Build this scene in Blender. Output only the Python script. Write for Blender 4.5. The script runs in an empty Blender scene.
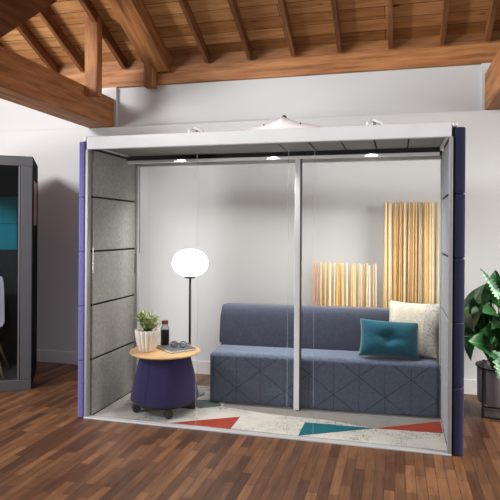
import bpy, bmesh, math, random
from mathutils import Vector, Matrix
random.seed(11)
S = bpy.context.scene
COL = S.collection
PI = math.pi

# ------------------------------------------------------------------ materials
def srgb(r, g, b):
    def f(c):
        c /= 255.0
        return c / 12.92 if c <= 0.04045 else ((c + 0.055) / 1.055) ** 2.4
    return (f(r), f(g), f(b), 1.0)

class NT:
    def __init__(self, name):
        self.m = bpy.data.materials.new(name); self.m.use_nodes = True
        self.t = self.m.node_tree; self.n = self.t.nodes; self.l = self.t.links
        self.b = self.n['Principled BSDF']; self.out = self.n['Material Output']
        self._c = None
    def new(self, kind, **kw):
        x = self.n.new(kind)
        for k, v in kw.items():
            setattr(x, k, v)
        return x
    def link(self, a, b): self.l.new(a, b)
    def coord(self, scale=(1, 1, 1), rot=(0, 0, 0), loc=(0, 0, 0)):
        if self._c is None:
            self._c = self.new('ShaderNodeTexCoord')
        mp = self.new('ShaderNodeMapping')
        mp.inputs['Scale'].default_value = scale
        mp.inputs['Rotation'].default_value = rot
        mp.inputs['Location'].default_value = loc
        self.link(self._c.outputs['Object'], mp.inputs['Vector'])
        return mp.outputs['Vector']
    def noise(self, vec, scale, detail=4, rough=.6):
        x = self.new('ShaderNodeTexNoise')
        x.inputs['Scale'].default_value = scale; x.inputs['Detail'].default_value = detail
        x.inputs['Roughness'].default_value = rough
        self.link(vec, x.inputs['Vector']); return x.outputs['Fac']
    def ramp(self, fac, stops):
        x = self.new('ShaderNodeValToRGB'); e = x.color_ramp.elements
        e[0].position, e[0].color = stops[0]; e[1].position, e[1].color = stops[-1]
        for p, c in stops[1:-1]:
            k = e.new(p); k.color = c
        self.link(fac, x.inputs['Fac']); return x.outputs['Color']
    def mix(self, a, b, fac, mode='MIX'):
        x = self.new('ShaderNodeMix', data_type='RGBA', blend_type=mode)
        if isinstance(fac, float): x.inputs['Factor'].default_value = fac
        else: self.link(fac, x.inputs['Factor'])
        for v, s in ((a, x.inputs[6]), (b, x.inputs[7])):
            if isinstance(v, tuple): s.default_value = v
            else: self.link(v, s)
        return x.outputs[2]
    def math(self, op, a, b=None, c=None):
        x = self.new('ShaderNodeMath', operation=op)
        for i, v in enumerate((a, b, c)):
            if v is None: continue
            if isinstance(v, (int, float)): x.inputs[i].default_value = v
            else: self.link(v, x.inputs[i])
        return x.outputs[0]
    def bump(self, h, strength=.2, dist=.005):
        x = self.new('ShaderNodeBump'); x.inputs['Strength'].default_value = strength
        x.inputs['Distance'].default_value = dist
        self.link(h, x.inputs['Height']); self.link(x.outputs['Normal'], self.b.inputs['Normal'])

def plain(name, c, rough=.5, metal=0.0, spec=.5, vary=.04, nscale=6):
    N = NT(name)
    f = N.noise(N.coord(), nscale)
    lo = tuple(max(0, x * (1 - vary)) for x in c[:3]) + (1,); hi = tuple(min(1, x * (1 + vary)) for x in c[:3]) + (1,)
    N.link(N.ramp(f, [(.3, lo), (.7, hi)]), N.b.inputs['Base Color'])
    N.b.inputs['Roughness'].default_value = rough; N.b.inputs['Metallic'].default_value = metal
    N.b.inputs['Specular IOR Level'].default_value = spec
    return N.m

def fabric(name, c, vary=.25, scale=160, bump=.35, sheen=.15, rough=.95, flecks=None, flk=.55):
    N = NT(name)
    f = N.noise(N.coord((1, 1, 1)), scale, 3, .7)
    lo = tuple(x * (1 - vary) for x in c[:3]) + (1,); hi = tuple(min(1, x * (1 + vary)) for x in c[:3]) + (1,)
    col = N.ramp(f, [(.35, lo), (.65, hi)])
    f2 = N.noise(N.coord((1, 1, 1), loc=(1, 5, 2)), scale * .28, 3, .75)
    col = N.mix(col, N.ramp(f2, [(.32, (1 - vary,) * 3 + (1,)), (.68, (1 + vary * .6,) * 3 + (1,))]), .8, 'MULTIPLY')
    if flecks:
        g = N.noise(N.coord((1, 1, 1), loc=(3, 1, 7)), scale * flk, 2, .6)
        col = N.mix(col, flecks, N.ramp(g, [(.56, (0, 0, 0, 1)), (.66, (1, 1, 1, 1))]))
    N.link(col, N.b.inputs['Base Color'])
    N.b.inputs['Roughness'].default_value = rough
    N.b.inputs['Sheen Weight'].default_value = sheen
    N.b.inputs['Specular IOR Level'].default_value = .15
    N.bump(f, bump, .003)
    return N.m

def timber(name, dark, mid, light, axis='x', rough=.6, knots=True, spec=.3):
    N = NT(name)
    sc = {'x': (.7, 9, 9), 'y': (9, .7, 9), 'z': (9, 9, .7)}[axis]
    f = N.noise(N.coord(sc), 2.2, 8, .62)
    sc2 = tuple(3.2 * v if v > 1 else 1.6 for v in sc)
    g = N.noise(N.coord(sc2), 3.0, 4, .7)
    col = N.ramp(f, [(.28, dark), (.5, mid), (.74, light)])
    col = N.mix(col, N.ramp(g, [(.3, (.62, .55, .5, 1)), (.6, (1, 1, 1, 1))]), .55, 'MULTIPLY')
    if knots:
        k = N.new('ShaderNodeTexVoronoi'); k.inputs['Scale'].default_value = 2.3
        N.link(N.coord(tuple(.9 if v < 1 else 1.6 for v in sc)), k.inputs['Vector'])
        col = N.mix(dark, col, N.ramp(k.outputs['Distance'], [(.03, (.1, .1, .1, 1)), (.07, (1, 1, 1, 1))]))
    N.link(col, N.b.inputs['Base Color'])
    N.b.inputs['Roughness'].default_value = rough; N.b.inputs['Specular IOR Level'].default_value = spec
    N.bump(g, .25, .004)
    return N.m

def floor_mat():
    N = NT('parquet')
    v = N.coord((1, 1, 1), (0, 0, PI / 2))
    br = N.new('ShaderNodeTexBrick'); br.offset = .37; br.offset_frequency = 2
    br.inputs['Color1'].default_value = (0, 0, 0, 1); br.inputs['Color2'].default_value = (1, 1, 1, 1)
    br.inputs['Mortar'].default_value = (.3, .3, .3, 1)
    br.inputs['Scale'].default_value = 1; br.inputs['Brick Width'].default_value = .40
    br.inputs['Row Height'].default_value = .062; br.inputs['Mortar Size'].default_value = .0016
    br.inputs['Bias'].default_value = 0.0
    N.link(v, br.inputs['Vector'])
    col = N.ramp(br.outputs['Color'], [(0, srgb(74, 46, 31)), (.3, srgb(92, 60, 39)), (.65, srgb(108, 73, 48)), (1, srgb(132, 93, 62))])
    g = N.noise(N.coord((14, 1.3, 1)), 2.5, 7, .65)
    col = N.mix(col, N.ramp(g, [(.25, (.42, .36, .32, 1)), (.6, (1, 1, 1, 1)), (.8, (1.25, 1.2, 1.1, 1))]), .8, 'MULTIPLY')
    p = N.noise(N.coord((1.6, .9, 1)), 1.6, 5, .6)
    col = N.mix(col, N.ramp(p, [(.3, (.55, .5, .47, 1)), (.62, (1, 1, 1, 1))]), .7, 'MULTIPLY')
    col = N.mix(col, srgb(28, 16, 11), br.outputs['Fac'])
    N.link(col, N.b.inputs['Base Color'])
    r = N.ramp(g, [(.3, (.5, .5, .5, 1)), (.7, (.36, .36, .36, 1))])
    N.link(r, N.b.inputs['Roughness']); N.b.inputs['Specular IOR Level'].default_value = .38
    N.bump(N.math('SUBTRACT', g, N.math('MULTIPLY', br.outputs['Fac'], 1.2)), .12, .003)
    return N.m

def plank_mat():
    N = NT('roof_planks')
    br = N.new('ShaderNodeTexBrick'); br.offset = .43
    br.inputs['Color1'].default_value = (0, 0, 0, 1); br.inputs['Color2'].default_value = (1, 1, 1, 1)
    br.inputs['Mortar'].default_value = (0, 0, 0, 1); br.inputs['Scale'].default_value = 1
    br.inputs['Brick Width'].default_value = 2.3; br.inputs['Row Height'].default_value = .15
    br.inputs['Mortar Size'].default_value = .003
    N.link(N.coord(), br.inputs['Vector'])
    col = N.ramp(br.outputs['Color'], [(0, srgb(128, 84, 48)), (.5, srgb(158, 108, 64)), (1, srgb(190, 142, 92))])
    g = N.noise(N.coord((.9, 12, 12)), 2.4, 7, .66)
    col = N.mix(col, N.ramp(g, [(.28, (.38, .3, .24, 1)), (.55, (1, 1, 1, 1)), (.8, (1.2, 1.15, 1.05, 1))]), .85, 'MULTIPLY')
    k = N.new('ShaderNodeTexVoronoi'); k.inputs['Scale'].default_value = 2.0
    N.link(N.coord((.9, 2.4, 1)), k.inputs['Vector'])
    col = N.mix(srgb(58, 32, 18), col, N.ramp(k.outputs['Distance'], [(.03, (0, 0, 0, 1)), (.1, (1, 1, 1, 1))]))
    col = N.mix(col, srgb(40, 22, 12), br.outputs['Fac'])
    N.link(col, N.b.inputs['Base Color']); N.b.inputs['Roughness'].default_value = .7
    N.b.inputs['Specular IOR Level'].default_value = .2
    N.bump(g, .2, .004)
    return N.m

def wall_mat(name, c):
    N = NT(name)
    f = N.noise(N.coord(), 1.3, 3, .5); h = N.noise(N.coord(), 90, 3, .6)
    N.link(N.ramp(f, [(.3, tuple(x * .97 for x in c[:3]) + (1,)), (.7, c)]), N.b.inputs['Base Color'])
    N.b.inputs['Roughness'].default_value = .85; N.b.inputs['Specular IOR Level'].default_value = .2
    N.bump(h, .06, .002)
    return N.m

def rug_mat(name, c, mark, amount):
    N = NT(name)
    f = N.noise(N.coord(), 220, 2, .7)
    col = N.ramp(f, [(.3, tuple(x * .8 for x in c[:3]) + (1,)), (.7, tuple(min(1, x * 1.12) for x in c[:3]) + (1,))])
    a = N.noise(N.coord((3, 50, 1)), 3.2, 3, .7); b = N.noise(N.coord((50, 5, 1), loc=(4, 2, 0)), 2.6, 3, .7)
    z = N.noise(N.coord(loc=(7, 3, 0)), 2.6, 3, .6)
    m = N.math('MAXIMUM', N.ramp(a, [(.535, (0, 0, 0, 1)), (.58, (1, 1, 1, 1))]), N.ramp(b, [(.56, (0, 0, 0, 1)), (.60, (1, 1, 1, 1))]))
    m = N.math('MULTIPLY', m, N.ramp(z, [(.45, (0, 0, 0, 1)), (.6, (1, 1, 1, 1))]))
    col = N.mix(col, mark, N.math('MULTIPLY', m, amount))
    N.link(col, N.b.inputs['Base Color']); N.b.inputs['Roughness'].default_value = 1
    N.b.inputs['Specular IOR Level'].default_value = .1
    N.bump(f, .4, .003)
    return N.m

def sofa_front_mat():
    """blue tweed with stitched verticals and diagonals on the upright front"""
    N = NT('quilted_blue_tweed')
    f = N.noise(N.coord(), 150, 3, .7)
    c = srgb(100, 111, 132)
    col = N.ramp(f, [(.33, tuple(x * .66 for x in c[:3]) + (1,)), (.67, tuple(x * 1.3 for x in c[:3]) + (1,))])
    f2 = N.noise(N.coord((1, 1, 1), loc=(1, 5, 2)), 45, 3, .75)
    col = N.mix(col, N.ramp(f2, [(.32, (.7, .7, .7, 1)), (.68, (1.2, 1.2, 1.2, 1))]), .8, 'MULTIPLY')
    sx = N.new('ShaderNodeSeparateXYZ'); N.link(N.coord(), sx.inputs[0])
    x, y, z = sx.outputs
    xo = N.math('ADD', x, SEAM_X)
    def line(v, w):
        r = N.math('ABSOLUTE', N.math('SUBTRACT', v, N.math('ROUND', v)))
        return N.math('LESS_THAN', r, w)
    zz = N.math('DIVIDE', N.math('SUBTRACT', z, .135), .32)
    xx = N.math('DIVIDE', xo, .42)
    m = N.math('MAXIMUM', line(N.math('ADD', xx, zz), .0095), line(N.math('SUBTRACT', xx, zz), .0095))
    m = N.math('MAXIMUM', m, N.math('MULTIPLY', line(N.math('DIVIDE', xo, .21), .011), .8))
    m = N.math('MULTIPLY', m, N.math('LESS_THAN', y, .02))
    m = N.math('MULTIPLY', m, N.math('LESS_THAN', z, .405))
    m = N.math('MULTIPLY', m, .72)
    col = N.mix(col, srgb(26, 30, 50), m)
    N.link(col, N.b.inputs['Base Color']); N.b.inputs['Roughness'].default_value = .95
    N.b.inputs['Sheen Weight'].default_value = .25; N.b.inputs['Specular IOR Level'].default_value = .15
    N.bump(N.math('SUBTRACT', f, N.math('MULTIPLY', m, 3)), .35, .003)
    return N.m
SEAM_X = .17

def glass_mat(name, tint=(.995, .997, .995, 1), k=.55):
    N = NT(name); N.n.remove(N.b)
    tr = N.new('ShaderNodeBsdfTransparent'); tr.inputs['Color'].default_value = tint
    gl = N.new('ShaderNodeBsdfGlossy'); gl.inputs['Roughness'].default_value = .02
    nz = N.noise(N.coord(), 2.0, 2)
    fr = N.new('ShaderNodeFresnel'); fr.inputs['IOR'].default_value = 1.35
    mx = N.new('ShaderNodeMixShader')
    N.link(N.math('MULTIPLY', fr.outputs[0], N.math('MULTIPLY_ADD', nz, .1, .85 * k)), mx.inputs[0])
    N.link(tr.outputs[0], mx.inputs[1]); N.link(gl.outputs[0], mx.inputs[2])
    N.link(mx.outputs[0], N.out.inputs['Surface'])
    return N.m

def seal_mat(name, alpha, c):
    N = NT(name); N.n.remove(N.b)
    tr = N.new('ShaderNodeBsdfTransparent'); df = N.new('ShaderNodeBsdfDiffuse')
    nz = N.noise(N.coord(), 3.0, 2)
    N.link(N.ramp(nz, [(.3, c), (.7, tuple(min(1, x * 1.03) for x in c[:3]) + (1,))]), df.inputs['Color'])
    mx = N.new('ShaderNodeMixShader'); mx.inputs[0].default_value = alpha
    N.link(tr.outputs[0], mx.inputs[1]); N.link(df.outputs[0], mx.inputs[2]); N.link(mx.outputs[0], N.out.inputs['Surface'])
    return N.m

def emit_mat(name, c, strength):
    N = NT(name)
    nz = N.noise(N.coord(), 4.0, 2)
    N.link(N.ramp(nz, [(.2, tuple(x * .97 for x in c[:3]) + (1,)), (.8, c)]), N.b.inputs['Emission Color'])
    N.b.inputs['Base Color'].default_value = (.9, .9, .88, 1)
    N.b.inputs['Emission Strength'].default_value = strength
    return N.m

def leaf_mat(name, dark, mid, vein):
    N = NT(name)
    f = N.noise(N.coord(), 12, 4, .6)
    col = N.ramp(f, [(.3, dark), (.7, mid)])
    sx = N.new('ShaderNodeSeparateXYZ'); N.link(N.coord(), sx.inputs[0])
    ax = N.math('ABSOLUTE', sx.outputs[0])
    rib = N.math('LESS_THAN', ax, .0022)
    d = N.math('SUBTRACT', N.math('MULTIPLY', sx.outputs[1], 22), N.math('MULTIPLY', ax, 16))
    sv = N.math('LESS_THAN', N.math('ABSOLUTE', N.math('SUBTRACT', d, N.math('ROUND', d))), .05)
    col = N.mix(col, vein, N.math('MAXIMUM', rib, N.math('MULTIPLY', sv, .45)))
    N.link(col, N.b.inputs['Base Color']); N.b.inputs['Roughness'].default_value = .42
    N.b.inputs['Specular IOR Level'].default_value = .45
    return N.m

M = {}
M['floor'] = floor_mat()
M['planks'] = plank_mat()
M['wall'] = wall_mat('white_plaster', srgb(184, 184, 185))
M['base'] = plain('baseboard_paint', srgb(188, 188, 188), .5)
for ax in 'xyz':
    M['beam_' + ax] = timber('old_pine_' + ax, srgb(98, 60, 35), srgb(152, 100, 59), srgb(180, 128, 80), ax)
M['eave'] = timber('eave_board', srgb(86, 54, 32), srgb(132, 88, 52), srgb(160, 112, 68), 'x')
M['rafter'] = timber('dark_rafter', srgb(74, 44, 25), srgb(112, 70, 40), srgb(146, 98, 58), 'y', knots=False)
M['brace'] = timber('dark_brace', srgb(66, 40, 24), srgb(94, 58, 34), srgb(120, 78, 48), 'y')
M['alu'] = plain('satin_aluminium', srgb(205, 205, 206), .38, .35)
M['alu_edge'] = plain('edge_aluminium', srgb(138, 137, 135), .45, .4)
M['alu_sill'] = plain('sill_aluminium', srgb(176, 177, 180), .5, .3)
M['alu_white'] = plain('white_lacquer', srgb(236, 234, 238), .35)
M['alu_roof'] = plain('pale_grey_lacquer', srgb(192, 193, 196), .4)
M['alu_dark'] = plain('dark_anodised', srgb(70, 70, 74), .4, .4)
M['gap'] = plain('black_gasket', srgb(13, 13, 15), .9, 0, .1)
M['felt'] = fabric('grey_felt', srgb(150, 150, 146), .22, 120)
M['felt_light'] = fabric('pale_grey_felt', srgb(150, 156, 166), .15, 120)
M['tile'] = fabric('ceiling_felt', srgb(122, 122, 117), .12, 90)
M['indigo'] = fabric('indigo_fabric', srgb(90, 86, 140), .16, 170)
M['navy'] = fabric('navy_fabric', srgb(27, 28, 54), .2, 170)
M['indigo_dark'] = fabric('drum_fabric', srgb(46, 42, 82), .2, 170)
M['glass'] = glass_mat('clear_glass')
M['glass_b'] = glass_mat('booth_glass', (.9, .92, .93, 1))
M['seal'] = seal_mat('clear_seal', .13, (.75, .77, .77, 1))
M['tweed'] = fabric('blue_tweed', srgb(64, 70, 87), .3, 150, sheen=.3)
M['quilt'] = sofa_front_mat()
M['plinth'] = plain('black_plinth', srgb(20, 20, 24), .7)
M['rug'] = rug_mat('rug_pale_grey', srgb(196, 193, 188), srgb(66, 64, 62), .85)
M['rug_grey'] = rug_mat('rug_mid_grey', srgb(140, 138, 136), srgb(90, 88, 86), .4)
M['rug_red'] = rug_mat('rug_brick_red', srgb(152, 64, 52), srgb(124, 48, 40), .4)
M['rug_teal'] = rug_mat('rug_teal', srgb(28, 98, 110), srgb(24, 92, 104), .4)
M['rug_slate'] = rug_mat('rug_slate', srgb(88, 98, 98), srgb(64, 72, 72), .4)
M['black'] = plain('black_metal', srgb(26, 26, 28), .4, .3)
M['rubber'] = plain('black_rubber', srgb(30, 30, 32), .55)
M['chrome'] = plain('grey_steel', srgb(150, 150, 152), .3, .8)
M['globe'] = emit_mat('opal_glass_lit', (1, .97, .9, 1), 3.0)
M['led'] = emit_mat('led_lens', (1, .95, .86, 1), 3.0)
M['oak'] = timber('pale_oak', srgb(196, 156, 106), srgb(216, 178, 128), srgb(230, 196, 148), 'x', .45, False, .35)
M['ceramic'] = plain('cream_ceramic', srgb(226, 220, 212), .45)
M['ceramic_groove'] = plain('grey_glaze', srgb(150, 136, 124), .5)
M['soil'] = fabric('soil', srgb(48, 36, 28), .4, 90)
M['succ'] = leaf_mat('succulent_leaf', srgb(72, 102, 58), srgb(178, 190, 122), srgb(196, 206, 140))
M['stem'] = plain('green_stem', srgb(72, 116, 52), .5)
M['bottle'] = plain('dark_drink', srgb(34, 30, 28), .12)
M['bottle_glass'] = glass_mat('bottle_glass', (.8, .82, .8, 1))
M['cork'] = plain('copper_cap', srgb(120, 66, 46), .45)
M['cover'] = plain('grey_cover', srgb(92, 98, 108), .55)
M['paper'] = plain('paper', srgb(222, 220, 214), .8)
M['lens'] = glass_mat('lens_glass', (.85, .87, .88, 1))
M['teal_vel'] = fabric('teal_velvet', srgb(20, 88, 108), .3, 110, sheen=.4)
M['boucle'] = fabric('cream_boucle', srgb(222, 214, 198), .14, 80, .9, flecks=srgb(190, 182, 166), flk=1.2)
M['speckle_shade'] = fabric('speckled_shaded_weave', srgb(208, 203, 194), .14, 90, .9, flecks=srgb(104, 104, 108), flk=.9)
for k, c in dict(rod_a=(212, 168, 98), rod_b=(226, 198, 146), rod_c=(172, 124, 72), rod_d=(200, 186, 166), rod_e=(222, 172, 86)).items():
    M[k] = plain(k, srgb(*c), .6, vary=.12)
M['leaf_a'] = leaf_mat('leaf_deep', srgb(14, 54, 22), srgb(32, 92, 36), srgb(66, 120, 60))
M['leaf_b'] = leaf_mat('leaf_mid', srgb(24, 76, 30), srgb(52, 116, 46), srgb(120, 170, 96))
M['leaf_c'] = leaf_mat('leaf_pale', srgb(104, 158, 116), srgb(176, 212, 184), srgb(206, 228, 206))
M['planter'] = plain('charcoal_planter', srgb(140, 135, 142), .55)
M['booth'] = plain('booth_grey', srgb(78, 79, 82), .5, .1)
M['booth_in'] = fabric('booth_felt', srgb(44, 46, 50), .2, 100)
M['teal_felt'] = fabric('teal_felt', srgb(30, 134, 152), .12, 110)
M['copper'] = plain('copper', srgb(170, 128, 112), .4, .5)
M['shell'] = plain('lilac_shell', srgb(206, 200, 216), .5)
M['beech'] = timber('beech', srgb(196, 150, 100), srgb(214, 172, 122), srgb(226, 190, 146), 'z', .5, False)

# ------------------------------------------------------------------ mesh helpers
class MB:
    def __init__(self): self.bm = bmesh.new(); self.mi = 0
    def _mark(self, n0):
        self.bm.faces.ensure_lookup_table()
        for f in self.bm.faces[n0:]: f.material_index = self.mi
    def box(self, x0, x1, y0, y1, z0, z1, bev=0.0, seg=2):
        n0 = len(self.bm.faces)
        r = bmesh.ops.create_cube(self.bm, size=1)
        bmesh.ops.scale(self.bm, vec=(x1 - x0, y1 - y0, z1 - z0), verts=r['verts'])
        bmesh.ops.translate(self.bm, vec=((x0 + x1) / 2, (y0 + y1) / 2, (z0 + z1) / 2), verts=r['verts'])
        if bev:
            es = list({e for v in r['verts'] for e in v.link_edges})
            bmesh.ops.bevel(self.bm, geom=es, offset=bev, segments=seg, affect='EDGES', profile=.5)
        self._mark(n0); return self
    def prism(self, poly, axis, a, b):
        """polygon extruded along an axis; poly in the other two coordinates, in xyz order"""
        n0 = len(self.bm.faces)
        def p(q, t):
            return {'x': (t, q[0], q[1]), 'y': (q[0], t, q[1]), 'z': (q[0], q[1], t)}[axis]
        A = [self.bm.verts.new(p(q, a)) for q in poly]; B = [self.bm.verts.new(p(q, b)) for q in poly]
        self.bm.faces.new(A[::-1]); self.bm.faces.new(B); n = len(poly)
        for i in range(n): self.bm.faces.new((A[i], A[(i + 1) % n], B[(i + 1) % n], B[i]))
        self._mark(n0); return self
    def lathe(self, prof, c=(0, 0, 0), seg=40, ribs=0, amp=0.0):
        n0 = len(self.bm.faces); rings = []
        for r, z in prof:
            ring = []
            for i in range(seg):
                t = 2 * PI * i / seg
                rr = r * (1 + (amp * (abs(math.cos(ribs * t / 2)) - .5) if ribs else 0))
                ring.append(self.bm.verts.new((c[0] + rr * math.cos(t), c[1] + rr * math.sin(t), c[2] + z)))
            rings.append(ring)
        for A, B in zip(rings, rings[1:]):
            for i in range(seg):
                self.bm.faces.new((A[i], A[(i + 1) % seg], B[(i + 1) % seg], B[i]))
        self.bm.faces.new(rings[0][::-1]); self.bm.faces.new(rings[-1])
        self._mark(n0); return self
    def tube(self, pts, r, seg=10, closed=False, r1=None):
        n0 = len(self.bm.faces); pts = [Vector(p) for p in pts]; n = len(pts); rings = []
        for i, p in enumerate(pts):
            if closed: d = pts[(i + 1) % n] - pts[i - 1]
            else: d = pts[min(i + 1, n - 1)] - pts[max(i - 1, 0)]
            d.normalize()
            u = d.cross(Vector((0, 0, 1)) if abs(d.z) < .9 else Vector((1, 0, 0))).normalized(); w = d.cross(u)
            rr = r if r1 is None else r + (r1 - r) * i / (n - 1)
            rings.append([self.bm.verts.new(p + rr * (u * math.cos(2 * PI * k / seg) + w * math.sin(2 * PI * k / seg))) for k in range(seg)])
        m = n if closed else n - 1
        for i in range(m):
            A, B = rings[i], rings[(i + 1) % n]
            for k in range(seg): self.bm.faces.new((A[k], A[(k + 1) % seg], B[(k + 1) % seg], B[k]))
        if not closed:
            self.bm.faces.new(rings[0][::-1]); self.bm.faces.new(rings[-1])
        self._mark(n0); return self
    def grid(self, f, nu, nv):
        n0 = len(self.bm.faces)
        V = [[self.bm.verts.new(f(i / nu, j / nv)) for j in range(nv + 1)] for i in range(nu + 1)]
        for i in range(nu):
            for j in range(nv): self.bm.faces.new((V[i][j], V[i + 1][j], V[i + 1][j + 1], V[i][j + 1]))
        self._mark(n0); return self
    def build(self, name, mats, parent=None, smooth=False, weld=False):
        if weld: bmesh.ops.remove_doubles(self.bm, verts=self.bm.verts, dist=.0004)
        bmesh.ops.recalc_face_normals(self.bm, faces=self.bm.faces)
        me = bpy.data.meshes.new(name); self.bm.to_mesh(me); self.bm.free()
        for m in (mats if isinstance(mats, (list, tuple)) else [mats]): me.materials.append(m)
        if smooth:
            for p in me.polygons: p.use_smooth = True
        o = bpy.data.objects.new(name, me); COL.objects.link(o)
        if parent: o.parent = parent
        return o

def smart(o, ang=40):
    """smooth shading with sharp edges beyond the angle"""
    me = o.data
    for p in me.polygons: p.use_smooth = True
    bm = bmesh.new(); bm.from_mesh(me)
    for e in bm.edges:
        if len(e.link_faces) == 2 and e.calc_face_angle(0) > math.radians(ang): e.smooth = False
    bm.to_mesh(me); bm.free(); return o

def tag(o, label, cat, group=None):
    o['label'] = label; o['category'] = cat
    if group: o['group'] = group
    return o
def thing(name, label, cat, loc=(0, 0, 0), rz=0.0, group=None):
    o = bpy.data.objects.new(name, None); COL.objects.link(o); o.empty_display_size = .1
    o.location = loc; o.rotation_euler = (0, 0, rz)
    return tag(o, label, cat, group)
def struct(o):
    o['kind'] = 'structure'; return o

# ------------------------------------------------------------------ the room
WY = 1.56          # face of the lower wall
UY = 1.68          # face of the recessed upper wall
LEDGE = 2.66
struct(MB().box(-5, 7.5, -7, 2.0, -.1, 0).build('floor', M['floor']))
w = MB().box(-5, 7.5, WY, 1.95, 0, LEDGE)
w.box(-5, 7.5, UY, 1.95, LEDGE, 3.9)
w.box(-.98, -.632, UY - .05, UY, LEDGE, 3.12); w.box(3.19, 3.56, UY - .05, UY, LEDGE, 3.12)
struct(w.build('wall_back', M['wall']))
struct(MB().box(-5, 7.5, WY - .018, WY, 0, .14, .004).build('baseboard_back', M['base']))
SL = .458
PZ = 3.42          # underside of the planks above the wall plate
AN = math.atan(SL)
c = MB().box(-5, 7.5, -6.6, .3, 0, .08).build('ceiling', M['planks'])
c.location = (0, UY, PZ); c.rotation_euler = (-AN, 0, 0); struct(c)

tag(MB().box(-5, 7.5, UY - .03, UY + .17, 3.125, 3.315, .006).build('wall_plate', M['beam_x']),
    'long horizontal timber wall plate on top of the white back wall', 'beam')

eb = MB().box(-5, 7.5, UY - .012, UY, 3.316, PZ + .02).build('trim_1', M['eave']); struct(eb)
def sloped(name, x0, x1, ya, yb, depth, mat):
    o = MB().box(x0, x1, -yb, -ya, -depth, 0, .004).build(name, mat)
    o.location = (0, UY, PZ); o.rotation_euler = (-AN, 0, 0)
    return o
spots = [(-1.89, 'thin roof rafter at far left, partly behind the dark sloping brace'),
         (-1.42, 'thin roof rafter left of the post, ending above the thick left tie beam'),
         (-1.06, 'thin roof rafter meeting the tie beam just left of the upright post'),
         (-.54, 'thin roof rafter between the upright post and the thick principal rafter'),
         (.44, 'thin roof rafter first to the right of the thick principal rafter'),
         (.91, 'thin roof rafter second to the right of the thick principal rafter'),
         (1.375, 'thin roof rafter above the hump on the pod roof'),
         (1.85, 'thin roof rafter first to the right of the pod roof hump'),
         (2.35, 'thin roof rafter above the tall cluster of rods'),
         (2.835, 'thin roof rafter above the right end of the pod'),
         (3.24, 'thin roof rafter at right, nearest the right tie beam')]
for x, lab in spots:
    tag(sloped('rafter', x - .023, x + .023, .0, 6.2, .11, M['rafter']), lab, 'rafter', 'thin roof rafters')
tag(sloped('principal_rafter', -.225, .02, .0, 6.2, .19, M['beam_y']), 'thick principal rafter right of the upright post, rising from the wall', 'rafter')
tag(MB().box(-.255, -.14, UY - .14, UY - .032, 3.08, 3.315, .006).build('bearing_block', M['beam_z']),
    'short upright wooden block under the foot of the thick principal rafter', 'block')
tag(MB().box(-.95, -.652, -5.2, UY - .055, LEDGE + .004, 2.99, .012).build('tie_beam', M['beam_y']),
    'thick wooden tie beam at upper left, ending on the wall ledge beside the upright post', 'beam')
tag(MB().box(3.215, 3.52, -5.2, UY - .055, LEDGE + .004, 3.02, .012).build('tie_beam', M['beam_y']),
    'wooden tie beam cut off by the right edge, above the potted plant', 'beam')
tag(MB().box(-.648, -.505, 1.0, 1.1, 2.88, 3.68, .006).build('post', M['beam_z']),
    'pale upright wooden post fixed to the side of the left tie beam', 'post')
b = MB().prism([(-.62, 2.995), (-.27, 2.995), (.60, 3.68), (.42, 3.93)], 'x', -.89, -.70)
tag(b.build('brace', M['brace']), 'dark sloping brace in the top left corner above the tie beam', 'brace')

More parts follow.
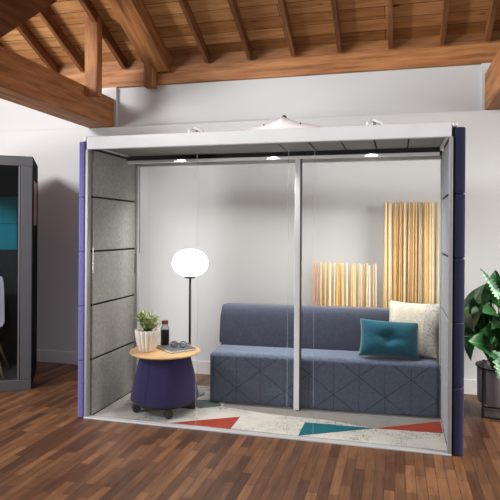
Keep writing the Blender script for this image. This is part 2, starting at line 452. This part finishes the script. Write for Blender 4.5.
# ------------------------------------------------------------------ the meeting pod
W, D, H = 2.777, .838, 2.27
pod = thing('meeting_pod', 'large open fronted meeting pod with white frame, glass doors and indigo side panels', 'pod', (0, 0, 0))
SE = [.0, .461, .903, 1.341, 1.783, 2.235]
def side(sign):
    x_in = 0.0 if sign < 0 else W
    out = -.075 if sign < 0 else W + .092
    a, bb = sorted((x_in, out))
    cx0, cx1 = (a + .0125, bb) if sign > 0 else (a, bb - .012)
    core = MB().box(min(cx0, cx1) + .012, max(cx0, cx1) - .012, .02, D - .02, .01, 2.235).build('side_wall', M['gap'], pod)
    for z0, z1 in zip(SE, SE[1:]):
        rr = .034 if sign > 0 else .018
        po = []
        for (qx, qy, a0) in ((cx1 - rr, D - rr, 0), (cx0 + rr, D - rr, 90), (cx0 + rr, -.02 + rr, 180), (cx1 - rr, -.02 + rr, 270)):
            for k in range(7):
                t = math.radians(a0 + 15 * k); po.append((qx + rr * math.cos(t), qy + rr * math.sin(t)))
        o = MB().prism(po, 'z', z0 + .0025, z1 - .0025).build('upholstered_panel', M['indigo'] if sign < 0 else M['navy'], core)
        bm_ = bmesh.new(); bm_.from_mesh(o.data)
        bmesh.ops.bevel(bm_, geom=[e for e in bm_.edges if abs(e.verts[0].co.z - e.verts[1].co.z) < 1e-5], offset=.004, segments=2, affect='EDGES')
        bm_.to_mesh(o.data); bm_.free()
        smart(o, 50)
    # aluminium front edge
    e0, e1 = (x_in - .010, x_in + .014) if sign < 0 else (x_in - .014, x_in + .010)
    MB().box(e0, e1, -.024, .03, 0, H - .1, .004).build('edge_trim', M['alu_edge'], core)
    # inside felt tiles
    f0, f1 = (.0, .03) if sign < 0 else (W - .003, W + .011)
    for z0, z1 in zip(SE, SE[1:]):
        MB().box(f0 + (.0 if sign < 0 else 0), f1, .0325, D - .05, z0 + .012, min(z1, 2.17) - .004, .003).build('felt_tile', M['felt'] if sign < 0 else M['felt_light'], core)
    q0, q1 = (.0, .024) if sign < 0 else (W + .003, W + .0115)
    MB().box(q0, q1, .034, D - .04, 0, 2.18).build('backing', M['gap'], core)
    # jamb of the sliding door
    j0, j1 = (0.0, .052) if sign < 0 else (W - .012, W)
    jb = MB().box(j0, j1, D - .045, D, 0, 2.16, .004).build('door_jamb', M['alu'], pod)
    if sign < 0:
        MB().box(.0525, .056, D - .012, D - .004, 1.3, 2.135).build('jamb_gasket', M['gap'], jb)
        MB().box(.018, .034, D - .06, D - .0455, 1.11, 1.30, .004).build('door_pull', M['alu_dark'], jb)
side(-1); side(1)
roof = MB().box(.0, W, -.025, .012, 2.168, H, .006)
roof.box(.0, W, .012, D, 2.215, H - .004)
rf = roof.build('roof', M['alu_roof'], pod)
MB().box(-.03, -.0005, -.025, D, 2.237, H, .006).build('roof_end_cap', M['alu'], rf)
MB().box(W + .0005, W + .04, -.025, D, 2.237, H, .012).build('roof_end_cap', M['alu'], rf)
# ceiling lining of the pod: trim, tiles
tr = MB()
tr.box(.03, W - .005, .013, .05, 2.186, 2.214); tr.box(.03, W - .005, D - .085, D - .05, 2.186, 2.214)
tr.box(.03, .055, .05, D - .085, 2.186, 2.214); tr.box(W - .03, W - .005, .05, D - .085, 2.186, 2.214)
tr.build('ceiling_trim', M['alu_white'], rf)
MB().box(.055, W - .03, .05, D - .085, 2.205, 2.214).build('ceiling_backing', M['gap'], rf)
n = 11; x0 = .058; st = (W - .09) / n
for i in range(n):
    MB().box(x0 + i * st + (.006 if i > 5 else .0015), x0 + (i + 1) * st - (.006 if i > 5 else .0015), .053, D - .088, 2.192, 2.204, .002).build('ceiling_tile', M['tile'], rf)
MB().box(.0, W, D - .049, D - .002, 2.150, 2.186).build('header_gap', M['gap'], pod)
MB().box(.0, W, D - .045, D, 2.118, 2.149, .004).build('header_rail', M['alu'], pod)
MB().box(.032, W - .032, .600, .655, 2.128, 2.152, .004).build('sliding_rail', M['alu_white'], pod)
MB().box(.032, W - .032, .606, .65, 2.1525, 2.19).build('rail_shadow_gap', M['gap'], pod)
for x in (.56, 1.40, 2.22):
    dl = MB().lathe([(.026, 0), (.03, .004), (.03, .0095)], (x, .70, 2.182), 24).build('downlight', M['alu_white'], pod)
    MB().lathe([(.02, 0), (.02, .003)], (x, .70, 2.179), 24).build('lens', M['led'], dl)
# centre upright of the sliding doors
MB().box(1.588, 1.634, .605, .645, .014, 2.127, .003).build('door_stile', M['alu_white'], pod)
MB().box(1.6345, 1.645, .61, .65, .014, 2.127).build('stile_shade', M['alu_dark'], pod)  # dark strip puts the stile's shaded right side into the colour
# glass
def pane(x0, x1, y, z0=.014, z1=2.168, t=.008, edges=''):
    g = MB().box(x0, x1, y, y + t, z0, z1).build('glass_pane', M['glass'], pod)
    if 'l' in edges: MB().box(x0 - .003, x0 - .0005, y - .001, y + t + .001, z0, z1).build('edge_seal', M['seal'], g)
    if 'r' in edges: MB().box(x1 + .0005, x1 + .003, y - .001, y + t + .001, z0, z1).build('edge_seal', M['seal'], g)
    return g
pane(.035, .926, .022, edges='r'); pane(.938, 1.642, .022, edges='r')
pane(1.648, 1.836, .022, edges='r'); pane(1.842, W - .008, .022)
pane(.057, .30, D - .022, z1=2.117); pane(.25, 1.586, .615, z1=2.126); pane(1.648, W - .008, .615, z1=2.126)
# threshold
MB().box(-.01, W + .01, -.03, .035, 0, .013, .003).build('threshold', M['alu_sill'], pod)
# vent hump and fittings on the roof
hv = MB()
def hump(u, v):
    x = -1 + 2 * u; y = -1 + 2 * v
    h = (.045 * math.exp(-(x / .34) ** 2) + .022 * math.exp(-abs(x) / .06) + .112 * max(0, 1 - x ** 4) ** .5) * max(0, 1 - y * y) ** .5
    return (1.53 + .36 * x, .42 + .17 * y, H - .004 + h + .003)
hv.grid(hump, 40, 14)
hv.box(1.18, 1.88, .26, .58, H - .004, H + .003)
vent = hv.build('roof_vent', M['alu_white'], pod, smooth=False); smart(vent, 60)
for x in (1.385, 1.68):
    MB().box(x - .004, x + .004, -.0 + .31, .335, H + .04, H + .105, .002).build('vent_clip', M['black'], vent)
MB().lathe([(.02, 0), (.022, .012), (.012, .022), (.004, .026)], (1.53, .42, H + .165), 16).build('vent_cap', M['black'], vent)
for x in (.76, 2.24):
    f = MB().tube([(x - .05, .40, H - .004), (x - .045, .40, H + .10), (x, .42, H + .118), (x + .06, .43, H + .09), (x + .09, .43, H - .004)], .012, 8)
    f = f.build('cable_loop', M['alu_white'], pod, smooth=True)
    MB().box(x - .012, x + .022, .395, .435, H - .004, H + .10, .004).build('cable_bracket', M['chrome'], f)

# ------------------------------------------------------------------ rug
rx0, rx1, ry0, ry1 = .036, W - .006, .037, 1.10
r = MB().box(rx0, rx1, ry0, ry1, .0, .009)
T = .0098
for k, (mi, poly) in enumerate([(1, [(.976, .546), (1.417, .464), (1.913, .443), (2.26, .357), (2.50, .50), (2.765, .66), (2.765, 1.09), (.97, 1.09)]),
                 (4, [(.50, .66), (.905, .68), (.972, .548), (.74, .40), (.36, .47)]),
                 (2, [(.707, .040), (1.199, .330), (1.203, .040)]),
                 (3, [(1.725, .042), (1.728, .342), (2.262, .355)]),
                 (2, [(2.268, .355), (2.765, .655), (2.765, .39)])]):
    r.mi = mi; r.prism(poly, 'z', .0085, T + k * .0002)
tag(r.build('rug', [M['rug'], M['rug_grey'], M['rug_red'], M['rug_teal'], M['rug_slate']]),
    'pale grey patterned rug with red and teal triangles on the pod floor', 'rug')
RZ = .0101

# ------------------------------------------------------------------ sofa
SL_ = 1.943
sofa = thing('bench_sofa', 'long blue upholstered bench sofa with a quilted front behind the glass', 'sofa', (.824, .640, RZ), math.radians(3.0))
MB().box(.03, SL_ - .03, .025, .60, 0, .0055).build('plinth', M['plinth'], sofa)
se = MB().box(0, SL_, 0, .655, .006, .438)
es = [e for e in se.bm.edges if max(e.verts[0].co.z, e.verts[1].co.z) > .3]
bmesh.ops.bevel(se.bm, geom=es, offset=.042, segments=6, affect='EDGES', profile=.5)
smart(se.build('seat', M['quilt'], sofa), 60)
bk = MB()
prof = []
for (y, z) in [(.335, .434), (.335, .47), (.352, .60), (.372, .70), (.386, .755), (.402, .776), (.43, .796), (.47, .802), (.58, .802), (.63, .79), (.65, .765), (.655, .70), (.655, .434)]:
    prof.append((y, z))
bk.prism(prof, 'x', .004, SL_ - .004)
es = [e for e in bk.bm.edges if abs(e.verts[0].co.x - e.verts[1].co.x) < 1e-5]
bmesh.ops.bevel(bk.bm, geom=es, offset=.02, segments=3, affect='EDGES')
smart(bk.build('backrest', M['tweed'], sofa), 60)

# ------------------------------------------------------------------ cushions
def cushion(w, h, t, tuft=0.0, seed=0):
    rnd = random.Random(seed); ph = [rnd.uniform(0, 6) for _ in range(4)]
    m = MB(); n = 26
    for sgn in (1, -1):
        def f(u, v, sgn=sgn):
            a, b_ = -1 + 2 * u, -1 + 2 * v
            pin = .07
            x = a * w / 2 * (1 - pin * (1 - b_ * b_) ** 1 * abs(a) ** 3)
            z = b_ * h / 2 * (1 - pin * (1 - a * a) * abs(b_) ** 3)
            e = max(0, 1 - abs(a) ** 2.6) ** .55 * max(0, 1 - abs(b_) ** 2.6) ** .55
            y = t / 2 * e
            if tuft:
                rr = math.hypot(a * .9, b_ * .8)
                y *= 1 - tuft * math.exp(-(rr / .22) ** 2)
                th = math.atan2(b_, a)
                y *= 1 - .16 * math.exp(-(rr / .5) ** 2) * (.5 + .5 * math.cos(4 * th + .7))
            y *= 1 + .04 * math.sin(4 * a + ph[0]) * math.sin(3 * b_ + ph[1])
            return (x, -sgn * y, z + h / 2)
        m.grid(f, n, n)
    return m
def bend(o, loc, rx, ry, rz):
    o.location = loc; o.rotation_euler = (rx, ry, rz); return o
cw = thing('cushion', 'square cream cushion with a nubbly weave leaning in the sofa corner', 'cushion', (2.548, .93, .44 + RZ), 0)
cw.rotation_euler = (math.radians(-14), 0, math.radians(-14))
cu = cushion(.45, .475, .17, 0, 3)
o = cu.build('cushion_cover', M['boucle'], cw, smooth=True, weld=True)
# speckled right side of the same cover, its shade put into a greyer base
o.data.materials.append(M['speckle_shade'])
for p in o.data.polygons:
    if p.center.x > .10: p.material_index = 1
ct = thing('cushion', 'rectangular teal cushion with a tufted centre in front of the cream cushion', 'cushion', (2.36, .79, .449 + RZ), 0)
ct.rotation_euler = (math.radians(-20), math.radians(2.5), math.radians(5))
cushion(.50, .32, .17, .62, 5).build('cushion_cover', M['teal_vel'], ct, smooth=True, weld=True)
MB().lathe([(.004, 0), (.012, .003), (.012, .006), (.006, .010)], (0, 0, 0), 14).build('button', M['teal_vel'], ct, smooth=True).matrix_local = Matrix.Translation((0, -.024, .145)) @ Matrix.Rotation(PI / 2, 4, 'X')

# ------------------------------------------------------------------ floor lamp
lp = thing('floor_lamp', 'lit floor lamp with a round white globe on a thin black pole', 'lamp', (.575, .815, RZ))
MB().lathe([(.135, 0), (.14, .004), (.14, .010), (.13, .014), (.02, .018)], (0, 0, 0), 48).build('base', M['chrome'], lp, smooth=False)
MB().tube([(0, 0, .012), (0, 0, 1.09)], .011, 12).build('pole', M['black'], lp, smooth=True)
MB().lathe([(.02, 1.065), (.05, 1.07), (.05, 1.088), (.03, 1.094)], (0, 0, 0), 24).build('socket', M['black'], lp)
pr = []
for i in range(25):
    t = -PI / 2 + PI * i / 24
    k = abs(math.cos(t)) ** .88
    pr.append((max(.012, .166 * k), 1.210 + .128 * math.sin(t)))
MB().lathe(pr, (0, 0, 0), 48).build('globe_shade', M['globe'], lp, smooth=True)

# ------------------------------------------------------------------ drum table
TX, TY = .538, .337
tb = thing('side_table', 'round oak topped side table with a tapered indigo fabric drum on castors', 'table', (TX, TY, RZ))
smart(MB().lathe([(.27, .478), (.288, .482), (.296, .490), (.296, .494), (.29, .5)], (0, 0, 0), 72).build('table_top', M['oak'], tb), 30)
dm = MB()
def sq(r, t, e=2.6):
    c_, s_ = math.cos(t), math.sin(t)
    return r / (abs(c_) ** e + abs(s_) ** e) ** (1 / e)
rings = [(.258, .092), (.272, .096), (.279, .108), (.266, .19), (.238, .32), (.212, .43), (.20, .477)]
def dr(u, v):
    t = 2 * PI * u; k = v * (len(rings) - 1); i = min(int(k), len(rings) - 2); fr = k - i
    R = rings[i][0] * (1 - fr) + rings[i + 1][0] * fr; z = rings[i][1] * (1 - fr) + rings[i + 1][1] * fr
    rr = sq(R * .95, t + math.radians(12))
    seam = min(abs(((t / (PI / 3) + .62) % 1) - .5) * 2 * 20, 1)
    rr *= 1
    return (rr * math.cos(t), rr * math.sin(t), z)
dm.grid(dr, 72, 24)
dm.bm.verts.ensure_lookup_table()
smart(dm.build('drum', M['indigo_dark'], tb, weld=True), 60)
sm_ = []
for i in range(13):
    x_, y_, z_ = dr(math.radians(-104 - 0) / (2 * PI) % 1, i / 12)
    sm_.append((x_ * 1.004, y_ * 1.004, z_))
MB().tube(sm_, .0022, 6).build('seam', M['indigo_dark'], tb, smooth=True)
MB().lathe([(.235, .075), (.255, .077), (.255, .094)], (0, 0, 0), 40).build('underside_board', M['black'], tb)
for a in (213, 300, 22, 120):
    t = math.radians(a); px, py = .238 * math.cos(t), .238 * math.sin(t)
    cs = MB().box(px - .02, px + .02, py - .02, py + .02, .05, .076, .004).build('castor', M['rubber'], tb)
    for s in (-1, 1):
        q = math.radians(100 + a * .13)
        w_ = MB().lathe([(.012, -.011), (.031, -.010), (.034, -.005), (.034, .005), (.031, .010), (.012, .011)], (0, 0, 0), 24).build('wheel', M['rubber'], cs)
        w_.matrix_local = Matrix.Translation((px + s * .017 * math.cos(q), py + s * .017 * math.sin(q), .0342)) @ Matrix.Rotation(q, 4, 'Z') @ Matrix.Rotation(PI / 2, 4, 'Y')
TZ = RZ + .5003
# pot plant
pp = thing('potted_succulent', 'small green succulent in a ribbed cream pot on the round side table', 'plant', (.405, .265, TZ))
pp.scale = (1.09, 1.09, 1.09)
pot = MB().lathe([(.052, 0), (.058, .004), (.070, .05), (.083, .11), (.089, .158), (.086, .163), (.078, .160), (.074, .14)], (0, 0, 0), 140, 16, .17).build('pot', M['ceramic'], pp, smooth=True)
MB().lathe([(.066, .135), (.066, .145)], (0, 0, 0), 30).build('soil', M['soil'], pp)
fo = MB(); rnd = random.Random(4)
for k in range(24):
    a = k * 2.4; R = rnd.uniform(.03, .098); hh = rnd.uniform(.05, .175)
    base = Vector((.02 * math.cos(a), .02 * math.sin(a), .14)); tip = Vector((R * math.cos(a), R * math.sin(a), .14 + hh))
    fo.mi = 1; fo.tube([base, (base + tip) / 2 + Vector((0, 0, .015)), tip], .003, 6)
    fo.mi = 0
    for j in range(9):
        q = base.lerp(tip, .35 + .65 * (j / 8)); az = j * 2.4 + k
        d = Vector((math.cos(az), math.sin(az), .7)).normalized(); L = rnd.uniform(.026, .042)
        sd = d.cross(Vector((0, 0, 1))).normalized(); up = sd.cross(d)
        def lf(u, v, q=q, d=d, sd=sd, up=up, L=L):
            ww = .0105 * math.sin(PI * min(1, .08 + u * .92)) ** .6
            th = 2 * PI * v
            return q + d * L * u + sd * ww * math.cos(th) + up * ww * .4 * math.sin(th)
        fo.grid(lf, 5, 6)
fo.build('foliage', [M['succ'], M['stem']], pp, smooth=True)
# bottle
bt = thing('bottle', 'dark glass water bottle with a copper cap on the side table', 'bottle', (.487, .447, TZ))
MB().lathe([(.030, .0), (.034, .003), (.034, .115), (.033, .135), (.031, .148)], (0, 0, 0), 32).build('drink', M['bottle'], bt, smooth=True)
MB().lathe([(.036, 0.0), (.0375, .004), (.0375, .155), (.034, .172), (.026, .184), (.024, .192), (.024, .198)], (0, 0, 0), 32).build('bottle_body', M['bottle_glass'], bt, smooth=True)
MB().lathe([(.028, .198), (.029, .2), (.029, .228), (.027, .231)], (0, 0, 0), 28).build('cap', M['cork'], bt, smooth=False)
# book
bo = thing('notebook', 'grey notebook lying under the eyeglasses on the side table', 'book', (.612, .392, TZ), math.radians(-40))
MB().box(-.135, .135, -.118, .118, .0, .003, .001).build('back_cover', M['cover'], bo)
MB().box(-.13, .134, -.114, .114, .0032, .0168).build('pages', M['paper'], bo)
MB().box(-.135, .135, -.118, .118, .017, .0205, .001).build('front_cover', M['cover'], bo)
# glasses
eg = thing('eyeglasses', 'black framed eyeglasses resting on the grey notebook', 'glasses', (.648, .365, TZ + .0208), math.radians(8))
eg.scale = (1.15, 1.15, 1.15)
fm = MB()
for sx_ in (-1, 1):
    fm.tube([(sx_ * .034 + .026 * math.cos(t), .004 * math.sin(t), .024 + .021 * math.sin(t)) for t in [2 * PI * i / 24 for i in range(24)]], .0032, 8, True)
fm.tube([(-.009, 0, .030), (0, -.003, .034), (.009, 0, .030)], .003, 8)
fr_ = fm.build('frame', M['black'], eg, smooth=True)
for sx_ in (-1, 1):
    MB().tube([(sx_ * .060, 0, .030), (sx_ * .064, .012, .030), (sx_ * .060, .09, .018), (sx_ * .052, .125, .004)], .003, 8).build('temple', M['black'], eg, smooth=True)
    ln = MB().lathe([(.022, -.0008), (.022, .0008)], (0, 0, 0), 24).build('lens', M['lens'], fr_)
    ln.matrix_local = Matrix.Translation((sx_ * .034, 0, .024)) @ Matrix.Rotation(PI / 2, 4, 'X') @ Matrix.Scale(.9, 4, (0, 1, 0))

# ------------------------------------------------------------------ rod screens behind the sofa
def rods(x0, x1, n, top, label, seed, dense):
    rnd = random.Random(seed)
    t = thing('rod_screen', label, 'screen', ((x0 + x1) / 2, 1.475, 0))
    w2 = (x1 - x0) / 2
    MB().box(-w2 - .03, w2 + .03, -.04, .045, 0, .04, .004).build('base', M['rod_c'], t)
    keys = ['rod_a', 'rod_e', 'rod_b', 'rod_a', 'rod_c', 'rod_d', 'rod_e'] if not dense else ['rod_a', 'rod_b', 'rod_d', 'rod_c', 'rod_a', 'rod_d', 'rod_b', 'rod_c', 'rod_e']
    for i in range(n):
        xb = -w2 + 2 * w2 * (i + .5) / n + rnd.uniform(-.008, .008); xt = xb + rnd.uniform(-.014, .014)
        y = rnd.choice((-.022, 0, .022)); r0 = rnd.uniform(.0085, .014); tz = top + rnd.uniform(-.012, .008)
        MB().tube([(xb, y, .035), ((xb + xt) / 2 + rnd.uniform(-.004, .004), y, tz / 2), (xt, y, tz)], r0, 8, r1=r0 * .6).build('rod', M[keys[rnd.randrange(len(keys))]], t, smooth=True)
rods(1.62, 2.245, 23, 1.205, 'short row of upright wooden rods behind the middle of the sofa', 3, False)
rods(2.30, 2.84, 42, 1.80, 'tall dense row of upright wooden rods behind the cream cushion', 8, True)

# ------------------------------------------------------------------ potted plant at right
PX, PY = 3.275, .985
pl = thing('potted_plant', 'leafy green plant in a charcoal pot on a black metal stand right of the pod', 'plant', (PX, PY, 0))
corners = [(.207 * math.cos(math.radians(216 + 90 * k)), .207 * math.sin(math.radians(216 + 90 * k))) for k in range(4)]
for x, y in corners:
    MB().box(x - .008, x + .008, y - .008, y + .008, 0, .418, .002).build('stand_leg', M['black'], pl)
for k in range(4):
    A, B = corners[k], corners[(k + 1) % 4]
    MB().tube([(A[0], A[1], .012), (B[0], B[1], .012)], .008, 6).build('stand_rail', M['black'], pl)
MB().tube([(.204 * math.cos(2 * PI * k / 40), .204 * math.sin(2 * PI * k / 40), .408) for k in range(40)], .0065, 6, True).build('stand_ring', M['black'], pl, smooth=True)
smart(MB().lathe([(.17, .105), (.185, .11), (.192, .13), (.196, .40), (.196, .412), (.186, .412), (.184, .38)], (0, 0, 0), 56).build('planter', M['planter'], pl), 40)
MB().lathe([(.185, .36), (.185, .375)], (0, 0, 0), 40).build('soil', M['soil'], pl)

def leaf_mesh(name, mat, L=1.0, wid=.42, curl=.35, lobes=True, cut=0):
    m = MB()
    def f(u, v):
        s = -1 + 2 * v
        y = L * u
        wv = wid * L * (math.sin(PI * min(1, (u * .93 + .07)) ** .62)) ** .85
        if cut: wv *= .78 + .22 * math.cos(cut * 2 * PI * u)
        x = s * wv
        yy = y - (abs(s) ** 1.6) * .26 * L * (1 - u) ** 2 if lobes else y + abs(s) * .05 * L
        z = .10 * L * abs(s) ** 1.3 * (1 if not cut else .6) - curl * L * u * u + .02 * L * math.sin(9 * u + 3 * s)
        return (x, yy, z)
    m.grid(f, 16 if not cut else 44, 10)
    me = m.build(name, mat, None, smooth=True, weld=True)
    return me
protos = [leaf_mesh('leaf', M['leaf_a'], .22), leaf_mesh('leaf', M['leaf_b'], .20, .40, .5), leaf_mesh('leaf', M['leaf_a'], .24, .36, .15)]
lace = leaf_mesh('leaf', M['leaf_c'], .26, .16, .25, False, 9)
lace2 = leaf_mesh('leaf', M['leaf_c'], .20, .36, .5, True, 7)
first = {id(p.data): p for p in protos + [lace, lace2]}
def put_leaf(proto, base, dirv, up, scale=1.0):
    k = id(proto.data)
    if first.get(k) is not None: o = proto; first[k] = None
    else: o = proto.copy(); COL.objects.link(o)
    o.parent = pl
    y = Vector(dirv).normalized(); z = Vector(up); z = (z - y * z.dot(y)).normalized(); x = y.cross(z)
    mt = Matrix((x, y, z)).transposed().to_4x4() @ Matrix.Scale(scale, 4)
    o.matrix_local = Matrix.Translation(base) @ mt
    return o
def stem(base, tip, r=.006):
    base, tip = Vector(base), Vector(tip); mid = base.lerp(tip, .5) + Vector((0, 0, .06)) - (tip - base) * .12
    pts = [base * (1 - t) ** 2 + mid * 2 * t * (1 - t) + tip * t * t for t in [i / 8 for i in range(9)]]
    MB().tube(pts, r, 7, r1=r * .6).build('stem', M['stem'], pl, smooth=True)
rnd = random.Random(21)
N_ = 46
for i in range(N_):
    a = i * 2.39996 + rnd.uniform(-.3, .3); f_ = (i + .5) / N_
    R = .07 + .25 * (f_ ** .6) * rnd.uniform(.75, 1.1)
    hz = 1.0 - .36 * f_ ** 1.3 + rnd.uniform(-.08, .08)
    tip = Vector((R * math.cos(a), R * math.sin(a), hz))
    if tip.x + PX < 3.03: tip.x = 3.03 - PX + rnd.uniform(0, .03)
    out = Vector((math.cos(a), math.sin(a), 0))
    d = out * .75 + Vector((rnd.uniform(-.3, .3), rnd.uniform(-.3, .3), rnd.uniform(-.6, .5)))
    up = Vector((0, 0, 1)) * rnd.uniform(.3, 1) + out * .8 + Vector((0, -.35, 0))
    stem((.07 * math.cos(a), .07 * math.sin(a), .37), tip)
    if tip.x + PX < 3.12 and d.x < 0: d.x *= .15
    put_leaf(protos[rnd.randrange(3)], tip, d, up, rnd.uniform(.8, 1.2))
# upright leaves that face the room
for (x, y, z, dx, dz, s, pi_) in [(-.10, -.16, .98, .05, .55, 1.05, 0), (-.20, -.10, .93, -.1, -.9, .85, 0), (.02, -.2, .86, .2, -.8, 1.05, 0), (-.06, -.22, .82, -.15, -.6, 1.0, 1),
                                  (.10, -.18, 1.04, .2, .4, 1.0, 2), (-.19, -.12, .74, -.5, -.2, .8, 1), (.05, -.05, 1.10, .1, .6, .9, 0)]:
    stem((x * .3, y * .3, .37), (x, y, z)); put_leaf(protos[pi_], Vector((x, y, z)), (dx, -.2, dz), (.1, -1, .25), s)
stem((-.04, -.06, .37), (-.07, -.23, 1.0)); put_leaf(lace, Vector((-.065, -.235, .99)), (-.40, -.1, .85), (.5, -1, .1), 1.0)['label'] = 'pale silvery upright leaf'
stem((.0, -.06, .37), (-.05, -.245, .56)); put_leaf(lace2, Vector((-.05, -.245, .56)), (-.05, -.35, -.9), (0, -1, .3), 1.0)['label'] = 'pale green leaf hanging over the pot'
put_leaf(lace2, Vector((-.15, -.24, .80)), (.45, -.1, -.8), (0, -1, .3), .42)['label'] = 'small pale green leaf'

# ------------------------------------------------------------------ booth at the left edge
BA = math.radians(32.6)
bo_ = thing('phone_booth', 'dark grey glazed phone booth cut off by the left edge', 'booth', (-.927, .558, 0), BA)
BW, BD, BH = 1.15, .90, 2.205
MB().box(-.1, 0, 0, .05, .1, BH - .085, .004).build('frame_stile', M['booth'], bo_)
MB().box(-BW, -BW + .1, 0, .05, .1, BH - .085, .004).build('frame_stile', M['booth'], bo_)
MB().prism([(-BW, BH), (0, BH), (-.0, BH - .083), (-BW, BH - .083)], 'y', 0, .05).build('frame_head', M['booth'], bo_)
MB().box(-BW, 0, 0, .05, 0, .0985, .004).build('frame_sill', M['booth'], bo_)
sp = MB().box(-.045, .002, .052, BD, .0, BH + .012, .004).build('side_panel', M['gap'], bo_)
MB().box(.002, .0065, .20, .62, 1.56, 2.0, .001).build('handle_strip', M['copper'], sp)
MB().box(-BW, -BW + .045, .052, BD, .0, BH + .012, .004).build('side_panel', M['gap'], bo_)
MB().box(-BW + .046, -.046, .052, BD, 2.1, BH + .012, .004).build('roof', M['gap'], bo_)
MB().box(-BW + .046, -.046, BD - .04, BD, .05, 2.099).build('back_wall', M['booth_in'], bo_)
MB().box(-BW + .046, -.046, .052, BD - .041, .0, .05).build('booth_floor', M['booth_in'], bo_)
MB().box(-BW + .05, -.20, BD - .075, BD - .041, 1.30, 1.58, .003).build('acoustic_panel', M['teal_felt'], bo_)
MB().box(-BW + .05, -.20, BD - .075, BD - .041, 1.585, 1.865, .003).build('acoustic_panel', M['teal_felt'], bo_)
MB().box(-BW + .05, -.20, BD - .07, BD - .041, .30, 1.295, .003).build('dark_panel', M['booth_in'], bo_)
df = MB(); df.box(-.122, -.108, .01, .04, .1, BH - .085); df.box(-BW + .108, -BW + .122, .01, .04, .1, BH - .085)
df.build('door_frame', M['chrome'], bo_)
MB().box(-.1075, -.1005, .001, .04, .1, BH - .085).build('gasket', M['gap'], bo_)
MB().box(-BW + .123, -.123, .02, .028, .1, BH - .085).build('glass_pane', M['glass_b'], bo_)
# chair in the booth
def bl(x, y, z):
    v = Matrix.Rotation(BA, 4, 'Z') @ Vector((x, y, z)); return (v.x - .927, v.y + .558, v.z)
ch = thing('shell_chair', 'pale lilac shell chair with wooden legs inside the dark booth', 'chair', bl(-.515, .50, .0503), BA)
def shell(u, v):
    s = -1 + 2 * v
    if u < .5:
        t = u / .5; y = -.22 + .40 * t; z = .47 - .03 * math.sin(PI * t) + .05 * abs(s) ** 3; x = s * (.21 + .01 * t)
    else:
        t = (u - .5) / .5; y = .18 + .09 * t + .03 * math.sin(PI * t / 2) - .05 * abs(s) ** 2.5; z = .47 + .50 * math.sin(t * PI / 2) ; x = s * (.22 - .03 * t ** 3 - .02 * t)
    return (x, y, z)
sh = MB().grid(shell, 24, 14).build('seat_shell', M['shell'], ch, smooth=True)
sm = sh.modifiers.new('thick', 'SOLIDIFY'); sm.thickness = .014; sm.offset = 0
sb = sh.modifiers.new('sub', 'SUBSURF'); sb.levels = sb.render_levels = 1
MB().box(-.13, .13, -.13, .13, .40, .43, .006).build('seat_mount', M['black'], ch)
for sx_ in (-1, 1):
    for sy_ in (-1, 1):
        MB().tube([(sx_ * .12, sy_ * .11, .41), (sx_ * .248, sy_ * .22, .0)], .017, 10, r1=.011).build('leg', M['beech'], ch, smooth=True)

# ------------------------------------------------------------------ light
def area(name, loc, target, sx, sy, power, color=(1, 1, 1), spread=None):
    L = bpy.data.lights.new(name, 'AREA'); L.shape = 'RECTANGLE'; L.size = sx; L.size_y = sy
    L.energy = power; L.color = color
    if spread: L.spread = spread
    o = bpy.data.objects.new(name, L); COL.objects.link(o); o.location = loc
    d = Vector(target) - Vector(loc); o.rotation_euler = d.to_track_quat('-Z', 'Y').to_euler(); return o
area('unseen_area_light', (-2.7, -3.3, 4.1), (.9, .9, 1.2), 2.2, 1.2, 370, (1, .995, .985))
area('unseen_area_light', (6.2, -.5, 2.2), (3.5, .5, .2), 1.8, 1.6, 140, (1, .96, .9), 1.9)
area('unseen_area_light', (-4.6, -3.6, 1.3), (2.5, -.6, 4.4), 1.4, 1.2, 180, (1, .99, .97), 1.7)  # added unseen uplight, brightens the roof and throws rafter shadows rightwards
for x in (.56, 1.40, 2.22):
    L = bpy.data.lights.new('downlight_beam', 'SPOT'); L.energy = 30; L.spot_size = math.radians(110); L.spot_blend = .8; L.shadow_soft_size = .03; L.color = (1, .95, .87)
    o = bpy.data.objects.new('downlight_beam', L); COL.objects.link(o); o.location = (x, .56, 2.165)
L = bpy.data.lights.new('booth_fill_light', 'SPOT'); L.energy = 22; L.spot_size = math.radians(130); L.spot_blend = .8; L.shadow_soft_size = .06  # added unseen spot that brightens the dark booth interior
o = bpy.data.objects.new('booth_fill_light', L); COL.objects.link(o); o.location = bl(-.5, .35, 2.08)
# added light strip, unseen behind the pod roof, to brighten sofa seat and wall
lh = MB().box(.3, 2.5, D + .004, D + .05, 2.20, 2.245, .004).build('added_light_strip', M['alu_white'], pod)
MB().box(.32, 2.48, D + .012, D + .042, 2.194, 2.1995).build('added_strip_glow', M['led'], lh)
area('added_strip_light', (1.4, D + .05, 2.185), (1.4, D - .05, 0), 2.1, .05, 27, (1, .98, .95), 2.2)
wd = bpy.data.worlds.new('World'); S.world = wd; wd.use_nodes = True
bg = wd.node_tree.nodes['Background']; bg.inputs[0].default_value = (1, .99, .975, 1); bg.inputs[1].default_value = .55

# ------------------------------------------------------------------ camera
F, YAW, ROLL, YH = 557.21, .2573, .0063, 230.78
cam = bpy.data.cameras.new('camera'); co = bpy.data.objects.new('camera', cam); COL.objects.link(co); S.camera = co
cam.sensor_width = 36; cam.lens = F * 36 / 500; cam.shift_y = (YH - 250) / 500; cam.clip_start = .05
co.matrix_world = Matrix.Translation((2.4189, -4.0282, 1.52)) @ Matrix.Rotation(YAW, 4, 'Z') @ Matrix.Rotation(PI / 2, 4, 'X') @ Matrix.Rotation(ROLL, 4, 'Z')
S.cycles.transparent_max_bounces = 32
S.view_settings.view_transform = 'Standard'; S.view_settings.look = 'None'
S.view_settings.exposure = 0.0; S.view_settings.gamma = 1.0; S.view_settings.use_curve_mapping = False
